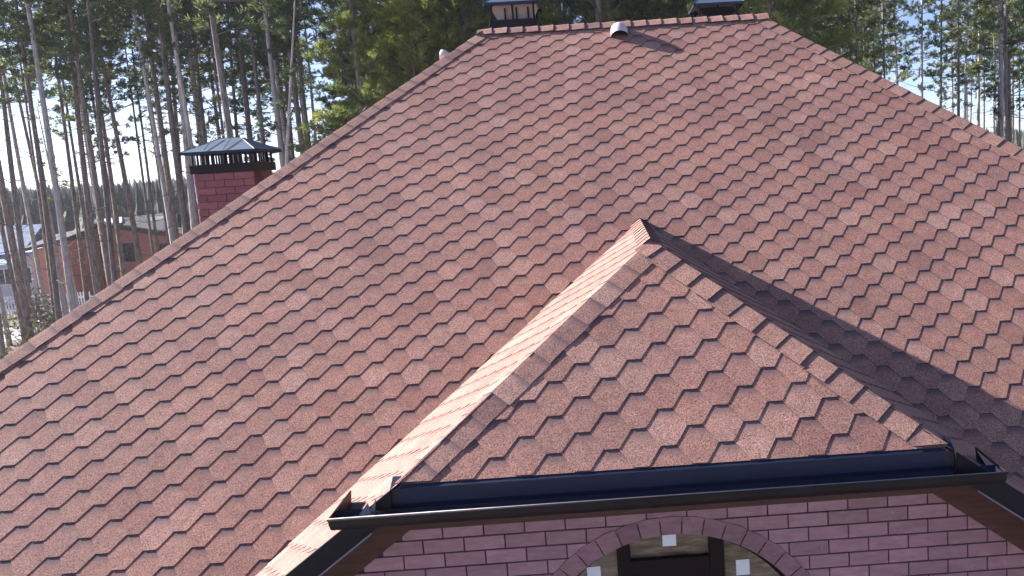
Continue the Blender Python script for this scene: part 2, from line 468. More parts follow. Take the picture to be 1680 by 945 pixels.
def bbox_brick(x0, x1, z0, z1, mat, par, y=WY, dep=0.03):
    k = ('b', round(x1 - x0, 4), round(z1 - z0, 4), mat.name)
    if k not in BR:
        mb = MB(); w, h = (x1 - x0) / 2, (z1 - z0) / 2
        mb.box((-w, 0, -h), (w, dep, h), mat); me = mb.mesh('brick')
        bm = bmesh.new(); bm.from_mesh(me)
        bmesh.ops.bevel(bm, geom=[e for e in bm.edges if all(v.co.y < dep / 2 for v in e.verts)], offset=0.0025, segments=1, affect='EDGES')
        bm.to_mesh(me); bm.free(); BR[k] = me
    return BR[k]
BR = {}
ACX, ACZ, ARO, ARI = 3.62, -1.729, 1.052, 0.935
BX0, BZ0, BW, BH = 4.233, -0.5745, 0.2549, 0.0947
J = 0.0085
rb = random.Random(3)
for r in range(1, 15):
    zc = BZ0 - r * BH - 0.0 * BH
    for j in range(-26, 20):
        # joints sit on even half steps in even courses
        if (j + r) % 2: continue
        # joint at u=j (u parity: course 1 even joints) -> brick between j and j+2
        jj = j + (1 if True else 0)
        x0 = BX0 + jj * BW / 2; x1 = x0 + BW; z0, z1 = zc - BH / 2, zc + BH / 2
        x0 += J / 2; x1 -= J / 2; z0 += J / 2; z1 -= J / 2
        def lim(x): return 0.953 - 0.74 * abs(x - HX) - .335
        top = -0.615
        lo = min(lim(x0), lim(x1)); hi = max(lim(x0), lim(x1))
        if z1 > top:
            if z0 > top - .02: continue
            z1 = top
        if min(z1, hi) < z0 + .02 or (lim((x0 + x1) / 2) < zc - .02): continue
        poly = [(x0, z0), (x1, z0), (x1, z1), (x0, z1)]
        # cut away by the arch ring
        ins = [((px_ - ACX) ** 2 + (pz - ACZ) ** 2) ** .5 < ARO + .006 for px_, pz in poly]
        if all(ins): continue
        if any(ins) or abs(x0 - ACX) < ARO and z0 < ACZ + ARO and ((max(x0, min(ACX, x1)) - ACX) ** 2 + (z0 - ACZ) ** 2) ** .5 < ARO:
            a0 = math.atan2((z0 + z1) / 2 - ACZ, (x0 + x1) / 2 - ACX); R = ARO + .008
            R = ARO - .035
            for da in (0,):
                a = a0 + da; nx, nz = cos(a), sin(a)
                out = []
                for i in range(len(poly)):
                    p, q = poly[i], poly[(i + 1) % len(poly)]
                    sp = (p[0] - ACX) * nx + (p[1] - ACZ) * nz - R; sq = (q[0] - ACX) * nx + (q[1] - ACZ) * nz - R
                    if sp >= 0: out.append(p)
                    if (sp >= 0) != (sq >= 0):
                        t = sp / (sp - sq); out.append((p[0] + (q[0] - p[0]) * t, p[1] + (q[1] - p[1]) * t))
                poly = out
                if len(poly) < 3: break
            if len(poly) < 3: continue
            mb = MB(); mb.prism([(p[0], WY, p[1]) for p in poly], (0, .03, 0), M['brick'])
            link('brick', mb.mesh('brick'), gable_wall, Matrix.Translation((0, rb.uniform(-.001, .001), 0)))
            continue
        me = bbox_brick(x0, x1, z0, z1, M['brick'], gable_wall)
        link('brick', me, gable_wall, Matrix.Translation(((x0 + x1) / 2, WY + rb.uniform(-.0012, .0012), (z0 + z1) / 2)) @ Matrix.Rotation(rb.gauss(0, .003), 4, 'Y'))
# voussoirs
nv = 23
for i in range(nv):
    a0 = pi * i / nv + .004; a1 = pi * (i + 1) / nv - .004
    ro = ARO - .002 + rb.uniform(-.004, .004)
    pts = [(ACX + cos(a) * R, WY - .006, ACZ + sin(a) * R) for a, R in ((a0, ARI), (a0, ro), ((a0 + a1) / 2, ro + .004), (a1, ro), (a1, ARI), ((a0 + a1) / 2, ARI))]
    mb = MB(); mb.prism(list(reversed(pts)), (0, .16, 0), M['archbrick']); me = mb.mesh('arch_brick')
    link('arch_brick', me, gable_wall, Matrix.Translation((0, rb.uniform(-.002, .002), 0)))
# boarded frieze and rake band between bricks and roof
fr = MB()
def rk(x): return 0.953 - 0.725 * abs(x - HX) - .09
def rl(x): return 0.953 - 0.74 * abs(x - HX) - .375
y0 = WY - .030
xa = HX - (0.953 - .375 + .632) / .74; xb = HX + (0.953 - .375 + .632) / .74
ztop = -0.27
xta = HX - (0.953 - .09 - ztop) / .725; xtb = HX + (0.953 - .09 - ztop) / .725
fr.prism([(xa, y0, -.632), (xb, y0, -.632), (xtb, y0, ztop), (xta, y0, ztop)], (0, .03, 0), M['brown'])
fr.prism([(gx0, y0, rl(gx0)), (xa, y0, -.632), (xta, y0, ztop), (gx0, y0, rk(gx0))], (0, .03, 0), M['brown'])
fr.prism([(gx1, y0, rl(gx1)), (gx1, y0, rk(gx1)), (xtb, y0, ztop), (xb, y0, -.632)], (0, .03, 0), M['brown'])
fr.build('frieze_board', house)
# soffit closing the overhang
sf = MB()
sf.box((XCL + .05, YC + .03, -.30), (XCR - .05, WY - .032, -.275), M['brown'])
for sgn, F in ((-1, F_sl), (1, F_sr)):
    def sp(x, y, d): return Vector((x, y, ZR - TS * abs(x - HX) - d))
    xo, xi = HX + sgn * 3.12, HX + sgn * 1.75
    pts = [sp(xo, YR + .02, .115), sp(xi, YR + .02, .115), sp(xi, WY - .032, .115), sp(xo, WY - .032, .115)]
    if sgn > 0: pts.reverse()
    sf.prism(pts, (0, 0, .02), M['brown'])
sf.build('soffit', house)
# rake boards with a pale drip line
for sgn in (-1, 1):
    mb = MB(); xo, xi = HX + sgn * 3.3, HX + sgn * 1.60
    def zt(x): return ZR - TS * abs(x - HX)
    d0, d1 = -.012, .135
    pts = [(xo, YR - .022, zt(xo) - d1), (xi, YR - .022, zt(xi) - d1), (xi, YR - .022, zt(xi) - d0), (xo, YR - .022, zt(xo) - d0)]
    if sgn > 0: pts.reverse()
    mb.prism(pts, (0, .024, 0), M['darkmetal'])
    rb_ = mb.build('rake_board', house)
    mb = MB(); mb.tube([(xo, YR - .03, zt(xo) - d1 - .004), (xi + sgn * .12, YR - .03, zt(xi + sgn * .12) - d1 - .004)], [.006, .006], 6, M['lipmetal'])
    link('drip_edge', mb.mesh('drip_edge'), rb_, Matrix.Identity(4))

# ---- gutter of the clipped gable
GX0, GX1 = 1.715, 5.490; YG0, YG1 = -2.272, -2.150; GZT = -0.305; GZB = -0.392
g = MB()
prof = []
nseg = 8
yc_, rad = (YG0 + YG1) / 2, (YG1 - YG0) / 2
for i in range(nseg + 1):
    a = pi + pi * i / nseg
    prof.append((yc_ + rad * cos(a), GZT + 0.082 * sin(a)))
def gut(prof_, mat, flip=False):
    b = len(g.v); k = g.m(mat)
    for x in (GX0, GX1):
        for (y, z) in prof_: g.v.append((x, y, z))
    n = len(prof_)
    for i in range(n - 1):
        f = (b + i, b + n + i, b + n + i + 1, b + i + 1)
        g.f.append(tuple(reversed(f)) if flip else f); g.mi.append(k)
gut(prof, M['gutter'])
gut([(yc_ + (y - yc_) * .965, GZT + (z - GZT) * .965 + .0005) for y, z in prof], M['navy'], True)
gutter = g.build('gutter', house, smooth=True)
mb = MB(); mb.tube([(GX0 - .004, YG0, GZT + .002), (GX1 + .004, YG0, GZT + .002)], [.0075, .0075], 8, M['gutter'])
link('gutter_bead', mb.mesh('gutter_bead', True), gutter, Matrix.Identity(4))
mb = MB(); mb.tube([(GX0 - .004, YG0 - .001, GZT + .0095), (GX1 + .004, YG0 - .001, GZT + .0095)], [.0032, .0032], 6, M['lipmetal'])
link('gutter_lip', mb.mesh('gutter_lip', True), gutter, Matrix.Identity(4))
# end pieces reach back over the flanks of the roof
for sgn, X in ((-1, GX0), (1, GX1)):
    mb = MB(); yb_ = -1.90
    t = .004 * sgn
    prof2 = [(YG0, GZT)] + [(y, z) for y, z in prof[1:5]] + [(yb_ - .02, GZT - .075), (yb_, GZT)]
    pts = [(X, y, z) for y, z in prof2]
    if sgn < 0: pts.reverse()
    mb.prism(pts, (-t, 0, 0), M['gutter'])
    mb.tube([(X, YG0, GZT + .002), (X, yb_, GZT + .002)], [.006, .006], 6, M['gutter'])
    link('gutter_end', mb.mesh('gutter_end'), gutter, Matrix.Identity(4))
    if sgn > 0:      # pale plate inside the right-hand end, its colour standing in for sunlight there
        mb = MB(); mb.prism([(X - .008, YG0 + .012, GZT - .012), (X - .008, YG0 + .03, GZT - .07), (X - .008, -2.10, GZT - .07), (X - .008, yb_ - .03, GZT - .004)], (.003, 0, 0), M['ventw']); link('painted_sunlit_end', mb.mesh('painted_sunlit_end'), gutter, Matrix.Identity(4))
    mb = MB(); xi = X - sgn * .20
    mb.prism([(min(X, xi), YG1 - .01, GZT - .07), (max(X, xi), YG1 - .01, GZT - .07), (max(X, xi), yb_ - .01, GZT - .066), (min(X, xi), yb_ - .01, GZT - .066)], (0, 0, .003), M['navy'])
    link('gutter_floor', mb.mesh('gutter_floor'), gutter, Matrix.Identity(4))
# eave flashing: bent sheet from under the shingles down into the gutter
fl = MB(); fx0, fx1 = XCL - .035, XCR + .035
ey = YC - .010
sec = [(YC + .05, ZC + .034), (ey - .012, ZC - .012), (ey - .014, ZC - .10), (ey + .004, GZT - .035)]
for i in range(3):
    (ya, za), (yb2, zb2) = sec[i], sec[i + 1]
    fl.prism([(fx0, yb2, zb2), (fx1, yb2, zb2), (fx1, ya, za), (fx0, ya, za)], (0, .002, -.002), M['navy'])
fl.build('eave_flashing', house)
# a torn curl of flashing and a dab of bright metal at the left corner
mb = MB()
mb.prism([(1.90, -2.20, -.335), (1.945, -2.21, -.33), (1.965, -2.20, -.225)], (0, .003, 0), M['lipmetal'])
mb.prism([(1.86, -2.262, -.315), (1.90, -2.262, -.315), (1.935, -2.215, -.315), (1.915, -2.20, -.25)], (0, .003, 0), M['lipmetal'])
mb.prism([(1.93, -2.215, -.310), (2.16, -2.20, -.312), (2.16, -2.19, -.30), (1.93, -2.20, -.296)], (0, .003, 0), M['gutter'])
mb.build('flashing_tab', house)

# ---- arched window
wn = MB(); yf = WY + .085
def arc(R, a0, a1, n): return [(ACX + R * cos(a0 + (a1 - a0) * i / n), ACZ + R * sin(a0 + (a1 - a0) * i / n)) for i in range(n + 1)]
ou, inn = arc(ARI - .002, 0, pi, 28), arc(ARI - .05, 0, pi, 28)
for i in range(28):
    q = [ou[i], ou[i + 1], inn[i + 1], inn[i]]
    wn.prism([(x, yf + .02, z) for x, z in reversed(q)], (0, .05, 0), M['frame'])
window = wn.build('arched_window', house)
fm = MB()
fm.box((3.267, yf - .012, -1.9), (3.352, yf + .05, ACZ + sqrt((ARI - .02) ** 2 - (3.30 - ACX) ** 2)), M['frame'])
fm.box((3.862, yf - .012, -1.9), (3.956, yf + .05, ACZ + sqrt((ARI - .02) ** 2 - (3.93 - ACX) ** 2)), M['frame'])
fm.box((3.354, yf - .008, -1.22), (3.860, yf + .05, -.999), M['frame'])
fm.box((3.363, yf - .008, -1.9), (3.861, yf + .05, -1.70), M['frame'])
link('frame', fm.mesh('frame'), window, Matrix.Identity(4))
def pane(x0, x1, zlo):
    mb = MB(); n = 8; top = []
    for i in range(n + 1):
        x = x0 + (x1 - x0) * i / n; top.append((x, ACZ + sqrt(max(0, (ARI - .045) ** 2 - (x - ACX) ** 2))))
    pts = [(x0, yf + .03, zlo), (x1, yf + .03, zlo)] + [(x, yf + .03, z) for x, z in reversed(top)]
    mb.prism(pts, (0, .006, 0), M['glass']); link('pane', mb.mesh('pane'), window, Matrix.Identity(4))
pane(2.77, 3.265, -1.9); pane(3.354, 3.860, -.997); pane(3.958, 4.47, -1.9)
mb = MB(); mb.box((3.363, yf + .03, -1.70), (3.861, yf + .036, -1.222), M['glass']); link('pane', mb.mesh('pane'), window, Matrix.Identity(4))
for (sx, sz, rot, ww, hh) in ((3.610, -.878, .02, .088, .105), (3.112, -1.10, -.03, .088, .13), (4.078, -1.112, .0, .088, .105)):
    mb = MB(); mb.box((-ww / 2, -.001, -hh / 2), (ww / 2, .001, hh / 2), M['paper'])
    link('sticker', mb.mesh('sticker'), window, Matrix.Translation((sx, yf + .027, sz)) @ Matrix.Rotation(rot, 4, 'Y'))

# ---- chimneys
def cowl(par, x0, x1, y0, y1, ze, zr, over, th, n_front, n_side, zcol, post_r, ridge=0.28):
    """hipped sheet-metal cowl on posts"""
    cx0, cx1, cy0, cy1 = x0 - over, x1 + over, y0 - over, y1 + over
    mx = (cx0 + cx1) / 2; my = (cy0 + cy1) / 2; rl_ = (cx1 - cx0) * ridge / 2
    A = [(cx0, cy0, ze), (cx1, cy0, ze), (cx1, cy1, ze), (cx0, cy1, ze)]
    r0, r1 = (mx - rl_, my, zr), (mx + rl_, my, zr)
    mb = MB(); k = (0, 0, -th)
    for f in ([A[0], A[1], r1, r0], [A[2], A[3], r0, r1], [A[1], A[2], r1], [A[3], A[0], r0]): mb.prism(f, k, M['capmetal'])
    for a, b in ((A[0], r0), (A[1], r1), (A[2], r1), (A[3], r0), (r0, r1)):   # folded seams
        mb.tube([Vector(a) + Vector((0, 0, .002)), Vector(b) + Vector((0, 0, .002))], [.004, .004], 5, M['capmetal'])
    for i in range(4):                                            # turned-down rim
        a, b = Vector(A[i]), Vector(A[(i + 1) % 4]); mb.prism([a + Vector((0, 0, -.035)), b + Vector((0, 0, -.035)), b, a], (b - a).cross(Vector((0, 0, 1))).normalized() * -.003, M['navy'])
    link('cowl_roof', mb.mesh('cowl_roof'), par, Matrix.Identity(4))
    pts = []
    for i in range(n_front):
        f = i / (n_front - 1); pts += [(x0 + (x1 - x0) * f, y0), (x0 + (x1 - x0) * f, y1)]
    for i in range(1, n_side - 1):
        f = i / (n_side - 1); pts += [(x0, y0 + (y1 - y0) * f), (x1, y0 + (y1 - y0) * f)]
    pm = MB(); h = ze - zcol; pm.box((-post_r, -post_r * .5, 0), (post_r, post_r * .5, h), M['darkmetal']); pme = pm.mesh('post')
    for (x, y) in pts: link('post', pme, par, Matrix.Translation((x, y, zcol - .001)))

def chimney(x0, x1, y0, y1, zb_, zt_, col_h, bricks):
    mb = MB(); mb.box((x0 + .01, y0 + .012, zb_), (x1 - .01, y1 - .01, zt_), M['mortar']); ch = mb.build('chimney', house)
    mb = MB(); mb.box((x0 - .035, y0 - .035, zt_), (x1 + .035, y1 + .035, zt_ + col_h), M['darkmetal'])
    mb.box((x0 + .05, y0 + .05, zt_ + col_h), (x1 - .05, y1 - .05, zt_ + col_h + .004), M['black'])
    c = link('collar', mb.mesh('collar'), ch, Matrix.Identity(4)); bevel(c, .006)
    rc = random.Random(int(x0 * 100))
    if bricks:
        bw, bh, jn = .2549, .0947, .009
        nr_ = int((zt_ - zb_) / bh)
        for r in range(nr_):
            z1 = zt_ - r * bh - jn / 2; z0 = z1 - bh + jn
            for side in range(2):
                ln = (x1 - x0) if side == 0 else (y1 - y0)
                s = -bw / 2 if (r + side) % 2 else 0.0
                while s < ln - .02:
                    a, b = max(0, s) + (jn / 2 if s > 0 else 0), min(ln, s + bw) - (jn / 2 if s + bw < ln else 0)
                    s += bw
                    if b - a < .03: continue
                    key = (round(b - a, 3), 'c')
                    if key not in BR:
                        m2 = MB(); w = (b - a) / 2; m2.box((-w, 0, -(bh - jn) / 2), (w, .03, (bh - jn) / 2), M['chimbrick']); BR[key] = m2.mesh('brick')
                    pr = rc.uniform(-.003, .003)
                    if side == 0: mw = Matrix.Translation((x0 + (a + b) / 2, y0 + pr, (z0 + z1) / 2))
                    else: mw = Matrix.Translation((x0 + pr, y1 - (a + b) / 2, (z0 + z1) / 2)) @ Matrix.Rotation(-pi / 2, 4, 'Z')
                    link('brick', BR[key], ch, mw)
    return ch
c1 = chimney(-2.10, -1.34, 4.0, 4.62, -0.2, 1.70, 0.115, True)
c1['label'] = 'chimney of crimson bricks with a blue-grey cowl on thin posts'
cowl(c1, -2.10, -1.34, 4.0, 4.62, 1.985, 2.165, .105, .004, 12, 6, 1.815, .011)
mb = MB()
for x in (-1.85, -1.60): mb.tube([(x - .03, 3.89, 1.999), (x - .06, 4.29, 2.214)], [.005, .005], 5, M['capmetal'])
link('seam', mb.mesh('seam'), c1, Matrix.Identity(4))
mb = MB(); mb.tube([(-2.125, 4.0, 1.7), (-2.13, 3.99, 1.2), (-2.11, 4.0, .2)], [.008] * 3, 5, M['lipmetal']); link('cable', mb.mesh('cable'), c1, Matrix.Identity(4))
c2 = chimney(1.88, 2.46, 4.62, 5.10, 2.0, 3.47, .10, False)
c2['label'] = 'chimney with navy cowl and cream lining behind the left end of the ridge'
cowl(c2, 1.88, 2.46, 4.62, 5.10, 3.80, 4.02, .08, .004, 3, 2, 3.57, .014, .35)
mb = MB(); mb.prism([(1.95, 4.72, 3.571), (2.39, 4.72, 3.571), (2.50, 4.69, 3.78), (1.85, 4.69, 3.78)], (0, .3, 0), M['cream'])
for x in (2.06, 2.22, 2.38): mb.box((x - .011, 4.66, 3.571), (x + .011, 4.685, 3.74), M['darkmetal'])
link('flue_lining', mb.mesh('flue_lining'), c2, Matrix.Identity(4))
c3 = chimney(4.76, 5.28, 4.62, 5.10, 2.0, 3.40, .08, False)
c3['label'] = 'chimney with navy cowl behind the right end of the ridge'
cowl(c3, 4.76, 5.28, 4.62, 5.10, 3.635, 3.87, .09, .004, 3, 2, 3.48, .013, .3)
mb = MB(); mb.prism([(4.82, 4.72, 3.481), (5.22, 4.72, 3.481), (5.26, 4.69, 3.60), (4.78, 4.69, 3.60)], (0, .3, 0), M['darkmetal'])
link('flue_lining', mb.mesh('flue_lining'), c3, Matrix.Identity(4))

# ---- roof vents
def elbow(x, y, r, h, par, bend=2.1, sc=1.0):
    z0 = y * TM - .05 if par is main_roof else 0
    mb = MB(); path = []; rr_ = r * .62
    zt_ = z0 + h
    path.append(Vector((x, y, z0 - .25)))
    n = 9
    for i in range(n + 1):
        a = bend * i / n
        path.append(Vector((x, y - .10 * (1 - cos(a)), zt_ + .10 * sin(a))))
    nn = 20
    def shell(rad, mat, flip):
        sub = MB(); sub.tube(path, [rad] * len(path), nn, mat, caps=False)
        b = len(mb.v); mb.v += sub.v; k = mb.m(mat)
        for f in sub.f: mb.f.append(tuple(b + q for q in (reversed(f) if flip else f))); mb.mi.append(k)
    shell(r, M['ventw'], False); shell(r * .95, M['black'], True)
    # disc deep inside
    return mb
mb = elbow(3.605, 3.85, .108, -.09, main_roof, 2.87)
v = mb.mesh('roof_vent', True); vo = link('roof_vent', v, main_roof, Matrix.Identity(4))
vo['label'] = 'white elbow vent pipe near the ridge'
mb = MB(); path = [Vector((1.36, 4.02, 2.70)), Vector((1.36, 4.02, 2.98))] + [Vector((1.36 - .10 * (1 - cos(a)), 4.02, 2.96 + .10 * sin(a))) for a in (.4, .8, 1.2, 1.6)]
mb.tube(path, [.07] * 6, 14, M['ventw']); vo = link('roof_vent', mb.mesh('roof_vent', True), main_roof, Matrix.Identity(4))
vo['label'] = 'small pale vent just behind the left hip'
# stray twig and leaf litter lying on the front slope
mb = MB(); q = F_front.to3(1.735, .115, .02)
mb.tube([F_front.to3(1.71, .33, .016), F_front.to3(1.74, .345, .017), F_front.to3(1.742, .365, .016)], [.003] * 3, 5, M['darkmetal'])
tw = mb.build('twig'); tag(tw, 'tiny dark twig lying on the shingles of the front gable slope', 'twig')


# =================================================================== GROUND, TREES, NEIGHBOURING HOUSES
def ground_material():
    mt, nt, b = mat_new('snow_and_leaf_litter')
    geo = N(nt, 'ShaderNodeNewGeometry')
    a = N(nt, 'ShaderNodeTexNoise', Scale=0.22, Detail=6.0, Roughness=0.65); c_ = N(nt, 'ShaderNodeTexNoise', Scale=3.0, Detail=6.0, Roughness=0.7)
    for g_ in (a, c_): nt.links.new(geo.outputs['Position'], g_.inputs['Vector'])
    lit = ramp(nt, c_.outputs[0], [(0.3, (0.055, 0.042, 0.028)), (0.5, (0.13, 0.10, 0.07)), (0.7, (0.21, 0.17, 0.12))]).outputs[0]
    f = math_(nt, 'ADD', a.outputs[0], math_(nt, 'MULTIPLY', math_(nt, 'SUBTRACT', c_.outputs[0], .5), .5))
    r = ramp(nt, f, [(0.53, (0, 0, 0)), (0.60, (1, 1, 1))])
    c = mixc(nt, r.outputs[0], lit, (0.66, 0.68, 0.74))
    nt.links.new(c, b.inputs['Base Color']); b.inputs['Roughness'].default_value = .9
    bump(nt, b, c_.outputs[0], .6, .05)
    return mt
M['ground'] = ground_material()
n = 60
gv, gf = [], []
rg = random.Random(11)
xs_ = [-1 + 2 * i / n for i in range(n + 1)]
def gpos(t): return math.copysign(abs(t) ** 3 * 1240 + abs(t) * 60, t)
for j in range(n + 1):
    for i in range(n + 1):
        x, y = gpos(xs_[i]) - 5, gpos(xs_[j]) + 20
        d = max(0, sqrt(x * x + y * y) - 25)
        gv.append((x, y, GZ + rg.uniform(-.12, .12) * min(1, d / 10)))
for j in range(n):
    for i in range(n):
        a = j * (n + 1) + i; gf.append((a, a + 1, a + n + 2, a + n + 1))
me = bpy.data.meshes.new('ground'); me.from_pydata(gv, [], gf); me.materials.append(M['ground'])
me.polygons.foreach_set('use_smooth', [True] * len(gf)); go = link('ground', me); go['kind'] = 'structure'

def bark_material(name, a, b_, c_):
    mt, nt, b = mat_new(name)
    tc = N(nt, 'ShaderNodeTexCoord'); mp = N(nt, 'ShaderNodeMapping'); mp.inputs['Scale'].default_value = (9, 9, 1.6)
    n1 = N(nt, 'ShaderNodeTexNoise', Scale=2.0, Detail=7.0, Roughness=0.7); n2 = N(nt, 'ShaderNodeTexNoise', Scale=.35, Detail=2.0)
    nt.links.new(tc.outputs['Object'], mp.inputs[0]); nt.links.new(mp.outputs[0], n1.inputs['Vector']); nt.links.new(tc.outputs['Object'], n2.inputs['Vector'])
    oi = N(nt, 'ShaderNodeObjectInfo')
    c = ramp(nt, n1.outputs[0], [(0.3, a), (0.5, b_), (0.7, c_)]).outputs[0]
    rr = ramp(nt, oi.outputs['Random'], [(0, (.75, .75, .78)), (1, (1.25, 1.2, 1.15))])
    c = mixc(nt, 1.0, c, rr.outputs[0], 'MULTIPLY')
    nt.links.new(c, b.inputs['Base Color']); b.inputs['Roughness'].default_value = .95
    bump(nt, b, n1.outputs[0], .8, .03)
    return mt
M['bark'] = bark_material('pine_bark', (0.06, 0.048, 0.044), (0.19, 0.16, 0.142), (0.36, 0.31, 0.28))
M['barkpale'] = bark_material('pale_grey_bark', (0.20, 0.18, 0.175), (0.44, 0.41, 0.395), (0.62, 0.59, 0.57))
M['twig'] = plain('dead_twig', (0.12, 0.10, 0.085), .95, 0, .3, 4)
def needle_material(name, dark, mid, light):
    mt, nt, b = mat_new(name)
    geo = N(nt, 'ShaderNodeNewGeometry'); oi = N(nt, 'ShaderNodeObjectInfo')
    n1 = N(nt, 'ShaderNodeTexNoise', Scale=.55, Detail=4.0, Roughness=.65); n2 = N(nt, 'ShaderNodeTexNoise', Scale=6.0, Detail=2.0)
    for g_ in (n1, n2): nt.links.new(geo.outputs['Position'], g_.inputs['Vector'])
    f = math_(nt, 'ADD', math_(nt, 'MULTIPLY', n1.outputs[0], .6), math_(nt, 'MULTIPLY', n2.outputs[0], .4))
    c = ramp(nt, f, [(0.36, dark), (0.5, mid), (0.64, light)]).outputs[0]
    rr = ramp(nt, oi.outputs['Random'], [(0, (.7, .8, .95)), (1, (1.3, 1.2, .9))])
    c = mixc(nt, 1.0, c, rr.outputs[0], 'MULTIPLY')
    nt.links.new(c, b.inputs['Base Color']); b.inputs['Roughness'].default_value = .6
    tr = nt.nodes.new('ShaderNodeBsdfTranslucent'); nt.links.new(c, tr.inputs[0])
    mx = nt.nodes.new('ShaderNodeMixShader'); mx.inputs[0].default_value = .5
    out = [q for q in nt.nodes if q.type == 'OUTPUT_MATERIAL'][0]
    nt.links.new(b.outputs[0], mx.inputs[1]); nt.links.new(tr.outputs[0], mx.inputs[2]); nt.links.new(mx.outputs[0], out.inputs[0])
    return mt
M['needle'] = needle_material('pine_needles', (0.032, 0.056, 0.032), (0.095, 0.14, 0.052), (0.22, 0.25, 0.085))
M['needle2'] = needle_material('bright_pine_needles', (0.07, 0.11, 0.03), (0.19, 0.235, 0.055), (0.37, 0.38, 0.10))

def tuft(v, f, p, d, L, rg, nb=8, w=.032):
    d = d.normalized(); u = d.orthogonal().normalized(); q = d.cross(u)
    for i in range(nb):
        a = rg.uniform(0, 2 * pi); sp_ = rg.uniform(.35, 1.15)
        dr = (d + (u * cos(a) + q * sin(a)) * sp_).normalized()
        s_ = dr.orthogonal().normalized(); s_ = (s_ * cos(a * 3) + dr.cross(s_) * sin(a * 3)) * w * rg.uniform(.6, 1.2)
        l = L * rg.uniform(.6, 1.15); b = len(v)
        v += [tuple(p - s_), tuple(p + dr * l * .55 + s_), tuple(p + dr * l)]
        f.append((b, b + 1, b + 2))
def make_pine(seed, H, cb, R, nl=48, r0=.15, dense=1.0, needle='needle', bark='bark', stubs=26, lean=0.0, nsub=6, tl=.24, nb=9, w=.026):
    rg = random.Random(seed)
    tr = MB(); path, rad = [], []
    ns = 14; wx, wy = rg.uniform(-.25, .25), rg.uniform(-.25, .25); ph = rg.uniform(0, 6)
    def axis(z):
        t = z / H; return Vector((wx * sin(t * 3.1 + ph) - wx * sin(ph) + lean * t * H, wy * sin(t * 2.3 + ph) - wy * sin(ph), z))
    def rz(z): return max(.012, r0 * (1 - .80 * (z / H) ** 1.15)) * (1.25 if z < .3 else 1)
    for i in range(ns + 1):
        z = H * i / ns; path.append(axis(z)); rad.append(rz(z))
    tr.tube(path, rad, 9, M[bark])
    lv, lf = [], []
    lm = MB()
    for k in range(nl):
        u = (k + rg.random()) / nl; z = cb + (H - cb) * u ** .92
        L = R * (1 - u) ** .55 * rg.uniform(.45, 1.1) * (0.55 + .45 * min(1, u * 4))
        a = k * 2.399 + rg.uniform(-.5, .5); el = rg.uniform(-.12, .35) + u * .5
        d = Vector((cos(a) * cos(el), sin(a) * cos(el), sin(el))); p0 = axis(z); pts = [p0]
        side = Vector((-sin(a), cos(a), 0)) * rg.uniform(-.2, .2)
        for i in (1, 2, 3): pts.append(p0 + d * L * i / 3 + side * L * (i / 3) ** 2 + Vector((0, 0, .12 * L * (i / 3) ** 2 * rg.uniform(-.6, 1.2))))
        rr_ = min(.045, .012 + .014 * L)
        lm.tube(pts, [rr_, rr_ * .7, rr_ * .45, .006], 4, M['twig'], caps=False)
        for j in range(max(2, int(nsub * dense * L / 1.6))):
            t = rg.uniform(.3, 1.0); i = min(2, int(t * 3)); q = pts[i].lerp(pts[i + 1], t * 3 - i)
            sd = (Vector((rg.gauss(0, 1), rg.gauss(0, 1), rg.gauss(.25, .5))).normalized() + d * .8).normalized()
            sl_ = rg.uniform(.25, .75) * (1.15 - .3 * t)
            lm.tube([q, q + sd * sl_], [.009, .004], 3, M['twig'], caps=False)
            nt_ = int(4 + 3 * sl_ / .5)
            for w_ in range(nt_):
                pp = q + sd * sl_ * (0.2 + .8 * w_ / nt_) + Vector((rg.gauss(0, .06), rg.gauss(0, .06), rg.gauss(0, .05)))
                tuft(lv, lf, pp, sd + Vector((0, 0, .35)), tl, rg, nb, w)
    sb = MB()
    for k in range(stubs):
        z = rg.uniform(.12 * H, cb + .25 * (H - cb)); a = rg.uniform(0, 2 * pi); L = rg.uniform(.15, .6) if rg.random() < .55 else rg.uniform(.6, 1.9)
        el = rg.uniform(-.45, .35); d = Vector((cos(a) * cos(el), sin(a) * cos(el), sin(el))); p0 = axis(z); rr_ = .008 + .009 * L
        p1 = p0 + d * L * .55; p2 = p0 + d * L + Vector((0, 0, rg.uniform(-.2, .3) * L))
        sb.tube([p0, p1, p2], [rr_, rr_ * .7, .004], 4, M['twig'], caps=False)
        if L > .7:
            for _ in range(3):
                q = p1.lerp(p2, rg.random()); dd = (d + Vector((rg.gauss(0, .6), rg.gauss(0, .6), rg.gauss(0, .5)))).normalized()
                sb.tube([q, q + dd * L * .35], [.006, .003], 3, M['twig'], caps=False)
    cm = bpy.data.meshes.new('crown'); cm.from_pydata(lv, [], lf); cm.materials.append(M[needle]); cm.update()
    return dict(trunk=tr.mesh('trunk', True), crown=cm, limbs=lm.mesh('limbs'), bare=sb.mesh('bare_branches') if stubs else None)
